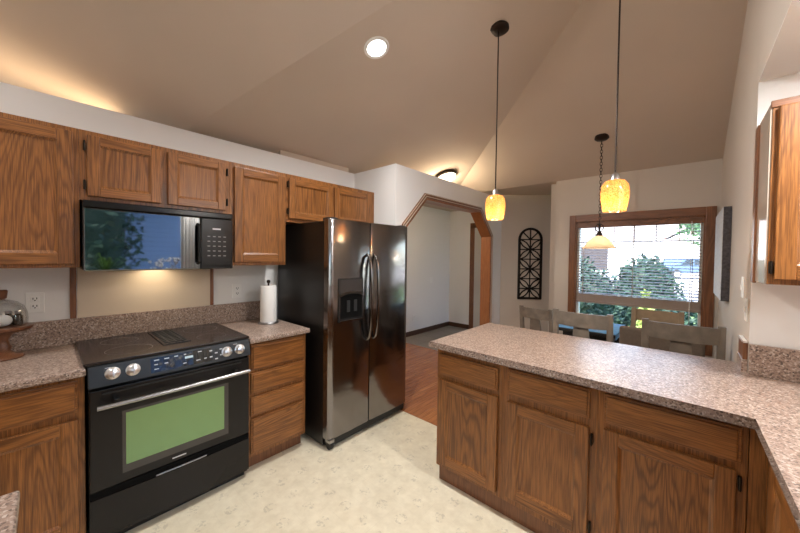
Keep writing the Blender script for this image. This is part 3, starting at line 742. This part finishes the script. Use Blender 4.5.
strip([(-PW,PZ0),(PW,PZ0),(PW,PZ1-PW)]+arc+[(-PW,PZ1-PW),(-PW,PZ0)], .034, .001, .024).build('frame', IRON, pq)
HC = (PZ1-PW-PZ0)/3
lat = [(0,PZ0),(0,PZ1)]
lm = strip(lat, .017)
def add(pts, w=.017):
    t = strip(pts, w); me = bpy.data.meshes.new('tmp'); t.bm.to_mesh(me); lm.bm.from_mesh(me); t.bm.free(); bpy.data.meshes.remove(me)
for i in range(3):
    zc = PZ0+HC*(i+.5)+HC*.5*0; z0, z1 = PZ0+HC*i, PZ0+HC*(i+1); zc = (z0+z1)/2
    add([(-PW,zc),(PW,zc)]); add([(-PW,z1),(PW,z1)])
    for sx in (-1,1):
        for sz in (-1,1):
            for bulge in (.035,-.035):
                a = Vector((0,zc)); b = Vector((sx*PW, zc+sz*HC/2)); dd = b-a; nn = Vector((-dd.y,dd.x)).normalized()
                add([tuple(a+dd*t+nn*bulge*math.sin(math.pi*t)) for t in [k/6 for k in range(7)]], .017)
for a in (45,135): add([(0,PZ1-PW),(PW*math.cos(R(a)),PZ1-PW+PW*math.sin(R(a)))])
lm.build('lattice', IRON, pq)

# ------------------------------------------------------------------ lamps
def pendant(x, y, label):
    zc = min(P2(x), P3(y)); p = thing('pendant_lamp', (x,y,zc), label, 'pendant lamp', None)
    MB().lathe([(.068,zc+.010),(.070,zc-.006),(.060,zc-.014),(.012,zc-.018)], (x,y,0), 36).build('canopy', BRONZE, p, True)
    MB().tube([(x,y,zc-.02),(x,y,1.935)], .0045, 8).build('stem', BRONZE, p)
    MB().lathe([(.008,1.94),(.018,1.93),(.024,1.905),(.026,1.897)], (x,y,0), 24).build('socket_cap', STEEL, p, True)
    MB().lathe([(.024,1.900),(.046,1.893),(.062,1.872),(.067,1.838),(.066,1.80),(.060,1.76),(.053,1.727),(.050,1.727),(.057,1.76),(.063,1.80),(.064,1.838),(.059,1.870),(.044,1.890),(.024,1.896)], (x,y,0), 40, 'z', False, False).build('shade', AMBER, p, True)
    MB().ball((x,y,1.772), .022, 2, (1,1,1.25)).build('bulb', GLOWY, p, True)
    lamp('pendant_light', 'POINT', (x,y,1.745), 3.5, (1,.74,.45), .03)
pendant(1.767, 1.95, 'amber glass pendant lamp over the free end of the peninsula')
pendant(2.466, 1.95, 'amber glass pendant lamp hanging in front of the dining window')

hx, hy = 2.115, 3.55
zc = min(P2(hx), P3(hy)); ch = thing('chandelier', (hx,hy,zc), 'white glass bowl lamp hanging on a chain over the dining table', 'chandelier')
MB().lathe([(.062,zc+.02),(.064,zc-.010),(.045,zc-.026),(.01,zc-.03)], (hx,hy,0), 32).build('canopy', BRONZE, ch, True)
mb = MB(); z = zc-.03; k = 0
while z > 1.83:
    r_ = .011; pts = []
    for i in range(10):
        t = 2*math.pi*i/10; a = r_*math.cos(t); b = .020*math.sin(t)
        pts.append((hx+(a if k%2 else 0), hy+(0 if k%2 else a), z-.018+b))
    mb.tube(pts, .0028, 5, True); z -= .030; k += 1
mb.build('chain', BRONZE, ch)
mb = MB()
for a in (0,90):
    mb.tube([(hx+.034*math.cos(t)*math.cos(R(a)), hy+.034*math.cos(t)*math.sin(R(a)), 1.808+.038*math.sin(t)) for t in [2*math.pi*i/20 for i in range(20)]], .005, 6, True)
mb.tube([(hx,hy,1.86),(hx,hy,1.74)], .006, 8); mb.lathe([(.014,1.77),(.028,1.745),(.030,1.725)], (hx,hy,0), 20).build('finial', BRONZE, ch, True)
MB().lathe([(.028,1.728),(.050,1.718),(.085,1.69),(.112,1.655),(.128,1.625),(.150,1.606),(.150,1.601),(.127,1.619),(.110,1.650),(.083,1.685),(.049,1.712),(.028,1.722)], (hx,hy,0), 44, 'z', False, False).build('glass_bowl', ALAB, ch, True)
MB().ball((hx,hy,1.675), .022, 2).build('bulb', GLOWY, ch, True)
for q_ in ch.children:
    if q_.name.split('.')[0] in ('finial','glass_bowl','bulb'): q_.location.z -= .032
lamp('chandelier_light', 'POINT', (hx,hy,1.59), 2.5, (1,.86,.68), .04)

def downlight(x, y, zf, n, e, label, col=(1,.985,.97)):  # serves the seen recessed light and the added fill lights
    z = zf; n = Vector(n).normalized(); q_ = Vector((0,0,1)).rotation_difference(n).to_matrix().to_4x4()
    t = thing('seen_or_added_light', (x,y,z), label, 'ceiling light')
    a = MB(); a.lathe([(.062,-.001),(.085,-.001),(.082,-.007),(.064,-.008)], (0,0,0), 40, 'z', False, False); bmesh.ops.transform(a.bm, matrix=Matrix.Translation((x,y,z)) @ q_, verts=a.bm.verts[:]); a.build('trim_ring', WHITE, t, True)
    a = MB(); a.lathe([(.063,-.0015),(.060,-.006),(.001,-.0065)], (0,0,0), 40, 'z', False, True); bmesh.ops.transform(a.bm, matrix=Matrix.Translation((x,y,z)) @ q_, verts=a.bm.verts[:]); a.build('lens', GLOWW, t, True)
    o = lamp('seen_or_added_beam', 'AREA', tuple(Vector((x,y,z))-n*.012), e, col, .12); aim(o, -n)
nP2 = (-.345,0,1); nP1 = (-(.345-PB*C1S),-PB,1)
downlight(1.205, 1.335, P2(1.205), nP2, 24, 'bright recessed ceiling light above the range aisle')
for (x, y, w_) in ((1.9,-.9,'nearer the sink side'),(.85,-.7,'nearer the range wall')): downlight(x, y, zP1(x,y), nP1, 13, 'added fill light behind the camera '+w_)  # unseen lights added to fill the room
downlight(3.36, 1.35, 2.33, (0,0,1), 20, 'added fill light above the sink counter')  # unseen light added to brighten the end wall and counter
# flush hall light
fx_, fy_ = .36, 3.40; zf = P2(fx_)
fm = thing('flush_light', (fx_,fy_,zf), 'flush ceiling light glowing above the hall wall', 'ceiling light')
qf = Vector((0,0,1)).rotation_difference(Vector(nP2).normalized()).to_matrix().to_4x4()
a = MB().lathe([(.15,-.001),(.152,-.028),(.142,-.036),(.13,-.038)], (0,0,0), 40); bmesh.ops.transform(a.bm, matrix=Matrix.Translation((fx_,fy_,zf)) @ qf, verts=a.bm.verts[:]); a.build('rim', BRONZE, fm, True)
a = MB().lathe([(.13,-.038),(.120,-.062),(.085,-.084),(.04,-.094),(.004,-.096)], (0,0,0), 40, 'z', False, True); bmesh.ops.transform(a.bm, matrix=Matrix.Translation((fx_,fy_,zf)) @ qf, verts=a.bm.verts[:]); a.build('glass_bowl', emit('flush_lamp_glass', (1,.86,.62), 3.0), fm, True)
lamp('flush_lamp', 'POINT', (fx_,fy_,zf-.15), 16, (1,.80,.55), .10)
# lamp strip lying on the wall ledge, behind its top edge
lg = thing('ledge_lamp', (-.21,-.38,ZT), 'warm strip lamp on the ledge above the left cabinets', 'lamp')
MB().box((-.28,-.95,ZT-.002),(-.14,.20,ZT+.014),.004).build('housing', WHITE, lg)
MB().box((-.27,-.93,ZT+.014),(-.15,.18,ZT+.018)).build('lens', emit('ledge_lamp_glow', (1,.72,.42), 1.2), lg)
lamp('ledge_beam', 'AREA', (-.21,-.40,ZT+.022), .75, (1,.72,.46), .12, (math.pi,0,0), shape='RECTANGLE', size_y=1.2)

# ------------------------------------------------------------------ dining set
def chair(label, mat, H=1.03, w=.44, name='dining_chair', sy=.43):
    r_ = thing(name, (0,0,0), label, 'chair', None); h = w/2
    MB().prism([(-h,-.02,.43),(h,-.02,.43),(h+.01,sy,.43),(-h-.01,sy,.43)], (0,0,.035), .01, None, 2).build('seat', mat, r_)
    for sx in (-1,1):
        x = sx*(h-.02)
        MB().prism([(x-.02,.0,0),(x+.02,.0,0),(x+.02,.04,0),(x-.02,.04,0)], (0,0,.43)).build('leg', mat, r_)
        MB().prism([(x-.02,sy-.05,0),(x+.02,sy-.05,0),(x+.02,sy-.01,0),(x-.02,sy-.01,0)], (0,0,.43)).build('leg', mat, r_)
        MB().prism([(x-.021,.0,.46),(x-.021,.04,.46),(x-.021,-.015,H),(x-.021,-.045,H)], (.042,0,0), .004, None, 2).build('back_post', mat, r_)
    n = 8; top = []
    mb = MB()
    for i in range(n):
        xa, xb = -h+.03+(w-.06)*i/n, -h+.03+(w-.06)*(i+1)/n
        ca, cb_ = .02*(1-(2*i/n-1)**2), .02*(1-(2*(i+1)/n-1)**2)
        mb.prism([(xa,-.038-ca,H-.125-ca*.3),(xb,-.038-cb_,H-.125-cb_*.3),(xb,-.048-cb_,H-.012),(xa,-.048-ca,H-.012)], (0,.022,0))
    mb.build('top_rail', mat, r_)
    MB().prism([(-.055,-.045,H-.13),(.055,-.045,H-.13),(.085,.0,.50),(-.085,.0,.50)], (0,.016,0)).build('splat', mat, r_)
    MB().box((-h+.03,-.0,.50),(h-.03,.022,.54),.004).build('lower_rail', mat, r_)
    for yy in (.03, sy-.04): MB().box((-h+.03,yy-.01,.18),(h-.03,yy+.01,.21)).build('stretcher', mat, r_)
    return r_
def put(o, x, y, rz): o.location = (x,y,0); o.rotation_euler = (0,0,R(rz)); return o
a = put(chair('grey washed chair with its back to the counter in front of the blue cloth', CHAIRM), 2.135, 2.83, 0); a['group'] = 'grey chairs along the counter'
b_ = copy_tree(a); put(b_, 2.755, 2.84, 0); b_['label'] = 'grey washed chair with its back to the counter nearest the right wall'
put(chair('grey washed chair at the left end of the dining table', CHAIRM, .90, .40), 1.50, 3.62, -12)
put(chair('tan wooden chair beyond the table under the window', TANW, .955, .42), 2.56, 3.97, 178)
u = thing('upholstered_chair', (2.62,3.34,0), 'low backed brown upholstered chair between the two grey chairs', 'chair')
MB().box((2.33,3.32,.40),(2.90,3.38,.862),.03,3).build('backrest', UPHOL, u, True)
MB().box((2.33,3.381,.34),(2.90,3.52,.46),.025,3).build('seat', UPHOL, u, True)
for x in (2.36,2.87):
    for y in (3.35,3.49): MB().box((x-.02,y-.02,0),(x+.02,y+.02,.345)).build('leg', DARKT, u)
t = thing('dining_table', (2.05,3.74,0), 'dark dining table behind the grey chairs', 'table')
TX0, TX1, TY0, TY1 = 1.77, 2.29, 3.42, 4.06
MB().box((TX0,TY0,.715),(TX1,TY1,.748),.005).build('tabletop', DARKT, t)
MB().box((TX0+.05,TY0+.05,.62),(TX1-.05,TY1-.05,.715)).build('apron', DARKT, t)
for x in (TX0+.06,TX1-.06):
    for y in (TY0+.06,TY1-.06): MB().box((x-.035,y-.035,0),(x+.035,y+.035,.62)).build('leg', DARKT, t)
tag(MB().box((TX0-.004,TY0+.01,.7485),(TX1+.004,TY1-.02,.753),.001).box((TX1+.001,TY0+.01,.70),(TX1+.006,TY1-.02,.753)).box((TX0-.006,TY0+.01,.70),(TX0-.001,TY1-.02,.753)).build('table_runner', BLUE), 'blue cloth lying on the dark dining table', 'tablecloth')

# ------------------------------------------------------------------ sink window things
p = thing('potted_plant', (3.64,.40,SZ0), 'leafy green potted plant on the sink window sill', 'plant')
MB().lathe([(.04,SZ0+.001),(.055,SZ0+.09),(.058,SZ0+.10),(.05,SZ0+.10)], (3.64,.40,0), 24).build('pot', TERRA, p, True)
mb = MB(); rnd = random.Random(3)
for i in range(60):
    a = rnd.uniform(0,2*math.pi); l = rnd.uniform(.12,.30); lift = rnd.uniform(.1,1.0); px_, py_ = 3.64, .40
    d1 = Vector((math.cos(a)*.6, math.sin(a), 0)); s_ = Vector((-d1.y, d1.x, 0)).normalized()
    b0 = Vector((px_,py_,SZ0+.09)); mid = b0+d1*l*.55+Vector((0,0,l*lift)); tip = b0+d1*l+Vector((0,0,l*lift*.6)); w = .012
    for A_, B_, wa, wb in ((b0,mid,.003,w),(mid,tip,w,.001)):
        mb.bm.faces.new([mb.bm.verts.new(A_-s_*wa), mb.bm.verts.new(A_+s_*wa), mb.bm.verts.new(B_+s_*wb), mb.bm.verts.new(B_-s_*wb)])
mb.build('leaves', PLANT, p)
p = thing('flower_vase', (3.64,1.02,SZ0), 'vase of white flowers on the sink window sill', 'flowers')
MB().lathe([(.03,SZ0+.001),(.045,SZ0+.05),(.03,SZ0+.12),(.035,SZ0+.14)], (3.64,1.02,0), 24).build('vase', CHROME, p, True)
mb = MB()
for i in range(40):
    mb.ball((3.64+rnd.uniform(-.05,.05), 1.02+rnd.uniform(-.17,.17), SZ0+.20+rnd.uniform(-.06,.10)), rnd.uniform(.012,.024), 1)
mb.build('blossoms', PETAL, p)
mb = MB(); n = 24
pts = [(3.61+.02*math.sin(i*1.7), 1.20+.012*i) for i in range(n)]
mb.prism([(x,y,SZ0-.05) for x,y in pts]+[(x+.004,y,SZ0-.05) for x,y in pts[::-1]], (0,0,SZ1-SZ0+.08))
tag(mb.build('curtain', CURT, None, True), 'white curtain panel at the side of the sink window', 'curtain')

# ------------------------------------------------------------------ outdoors
struct(MB().box((-40,4.3,-.6),(40,16,-.4)).build('ground_lawn', GRASS), 'front lawn outside the dining window', 'lawn')
struct(MB().box((-40,16,-.6),(40,17.5,-.38)).box((-60,17.5,-.62),(60,26,-.42)).build('ground_street', ASPH), 'street outside the window', 'street')
struct(MB().box((-60,26,-.6),(60,70,.05)).build('ground_driveway', CONC), 'pale driveway across the street', 'ground')
struct(MB().box((3.9,-20,-.6),(40,4.3,-.4)).build('ground_side_bounce', CONC))  # unseen ground, made pale to bounce sunlight up through the sink window
struct(MB().box((-20,-30,-.6),(3.9,-2.6,-.4)).build('ground_rear', CONC))
def shrub(name, c, rad, h, n, leaf, mat, label, cat, group=None, seed=1, cone=False):
    r_ = thing(name, c, label, cat, group); rn = random.Random(seed)
    core = MB().ball((c[0],c[1],c[2]+h*.5), 1, 3, (rad*.82,rad*.82,h*.46)) if not cone else MB().lathe([(rad*.8,h*.04),(rad*.55,h*.4),(.02,h*.95)], c, 20)
    core.build('branches', mat, r_)
    mb = MB()
    for i in range(n):
        a = rn.uniform(0,2*math.pi); t = rn.uniform(-.98,.98)
        if cone: hh = rn.random()**1.3; p_ = Vector((rad*(1-hh)*math.cos(a), rad*(1-hh)*math.sin(a), h*hh))
        else:
            q_ = math.sqrt(1-t*t); k_ = rn.uniform(.84,1.06)+.08*math.sin(5*a+3*t); p_ = Vector((rad*k_*q_*math.cos(a), rad*k_*q_*math.sin(a), h*.5+h*.5*k_*t))
        p_ += Vector(c); u_ = Vector((rn.uniform(-1,1),rn.uniform(-1,1),rn.uniform(-.4,1))).normalized(); v_ = u_.orthogonal().normalized(); l = leaf*rn.uniform(.6,1.3)
        mb.bm.faces.new([mb.bm.verts.new(p_), mb.bm.verts.new(p_+u_*l*.5+v_*l*.28), mb.bm.verts.new(p_+u_*l), mb.bm.verts.new(p_+u_*l*.5-v_*l*.28)])
    mb.build('foliage', mat, r_); return r_
G_ = 'green shrubs outside the window'
shrub('shrub', (.58,9.3,-.4), .56, 1.82, 2400, .13, LEAF, 'tall dark green shrub at the left outside the window', 'shrub', G_, 1)
shrub('shrub', (2.08,9.3,-.4), .58, 1.86, 2400, .13, LEAF, 'tall dark green shrub in the middle outside the window below the parked car', 'shrub', G_, 2)
shrub('shrub', (1.30,7.8,-.4), .56, 1.55, 2200, .11, LEAF, 'low dark green shrub in front of and between the two tall ones', 'shrub', G_, 3)
shrub('shrub', (2.50,7.9,-.4), .45, 1.15, 1400, .11, LEAF, 'lowest dark green shrub at the right outside the window', 'shrub', G_, 11)
shrub('conifer_shrub', (2.29,6.55,-.4), .26, 1.30, 900, .08, LEAFY, 'small pointed yellow green conifer in front of the shrubs', 'shrub', None, 4, True)
tr = shrub('tree', (5.2,38,2.4), 3.0, 7.5, 2600, .45, LEAFT, 'pale green tree at the upper right outside the window', 'tree', None, 5)
MB().lathe([(.22,-2.36),(.16,2.0)], (5.2,38,2.4), 12).build('trunk', BARK, tr)
# house across the street
hs = thing('house', (1.5,46,-.4), 'white house with wide gable and garage across the street', 'house')
MB().box((-9,46,-.4),(14,54,3.6)).prism([(1.0,45.9,3.6),(8.5,45.9,3.6),(4.75,45.9,5.8)], (0,8,0)).build('wall', SIDING, hs)
MB().prism([(-9.6,45.4,3.5),(-9.6,54.6,3.5),(-9.6,50,6.2)], (24.2,0,0)).build('roof', ROOFM, hs)
MB().prism([(.4,45.6,3.45),(4.75,45.6,6.0),(9.1,45.6,3.45),(9.1,45.6,3.65),(4.75,45.6,6.25),(.4,45.6,3.65)], (0,4,0)).build('gable_roof', ROOFM, hs)
g = MB().box((-7.4,45.9,.0),(-4.4,45.98,3.0)).build('garage_door', plain('dark_garage_opening', (.025,.02,.022), .7), hs)
for x in (-1.2,1.0,3.9,6.2):
    w_ = MB().box((x,45.9,.9),(x+1.2,45.98,2.4)).build('window', SIDING, hs); MB().box((x+.1,45.86,1.0),(x+1.1,45.9,2.3)).build('pane', plain('bright_pane', (.35,.42,.48), .2) if 'bright_pane' not in MATS else MATS['bright_pane'], w_)
# parked car
ca = thing('car', (2.7,32.0,.05), 'blue grey parked suv seen through the dining window', 'car')
X0, YC, ZG = .5, 31.1, .05
prof = [(0,.42),(.05,.85),(.9,1.02),(1.55,1.52),(3.3,1.56),(4.0,1.10),(4.35,1.02),(4.4,.42)]
MB().prism([(X0+x,YC,ZG+z) for x,z in prof], (0,1.75,0), .05, None, 2).build('body', CARP, ca, True)
for (xa,xb,ta,tb) in ((1.15,2.05,1.62,2.05),(2.15,3.0,2.15,2.95),(3.08,3.75,3.08,3.35)):
    MB().prism([(X0+xa,YC-.012,ZG+1.05),(X0+xb,YC-.012,ZG+1.05),(X0+tb,YC-.012,ZG+1.46),(X0+ta,YC-.012,ZG+1.46)], (0,.02,0)).build('side_window', CARG, ca)
for x in (.85,3.5):
    w_ = MB().lathe([(.34,-.02),(.36,.02),(.36,.20),(.34,.22)], (X0+x,YC-.03,ZG+.36), 24, 'y').build('wheel', TYRE, ca, True)
    MB().lathe([(.22,-.045),(.20,-.03)], (X0+x,YC-.03,ZG+.36), 20, 'y').build('hub', CHROME, w_, True)
ca.rotation_euler = (0,0,R(42))
# blue neighbour house and tree outside the sink window
nh = thing('neighbour_house', (12,4,-.4), 'blue sided neighbour house mirrored in the microwave door', 'house')
MB().box((11.5,1.0,-.4),(17,14,3.4)).build('wall', BSIDE, nh)
MB().prism([(11.0,.8,3.3),(17,.8,3.3),(17,.8,5.5)], (0,10,0)).build('roof', ROOFM, nh)
t2 = shrub('tree', (9.3,.30,-.4), 1.25, 5.4, 2600, .22, LEAF, 'dark green tree beside the blue neighbour house', 'tree', None, 9)
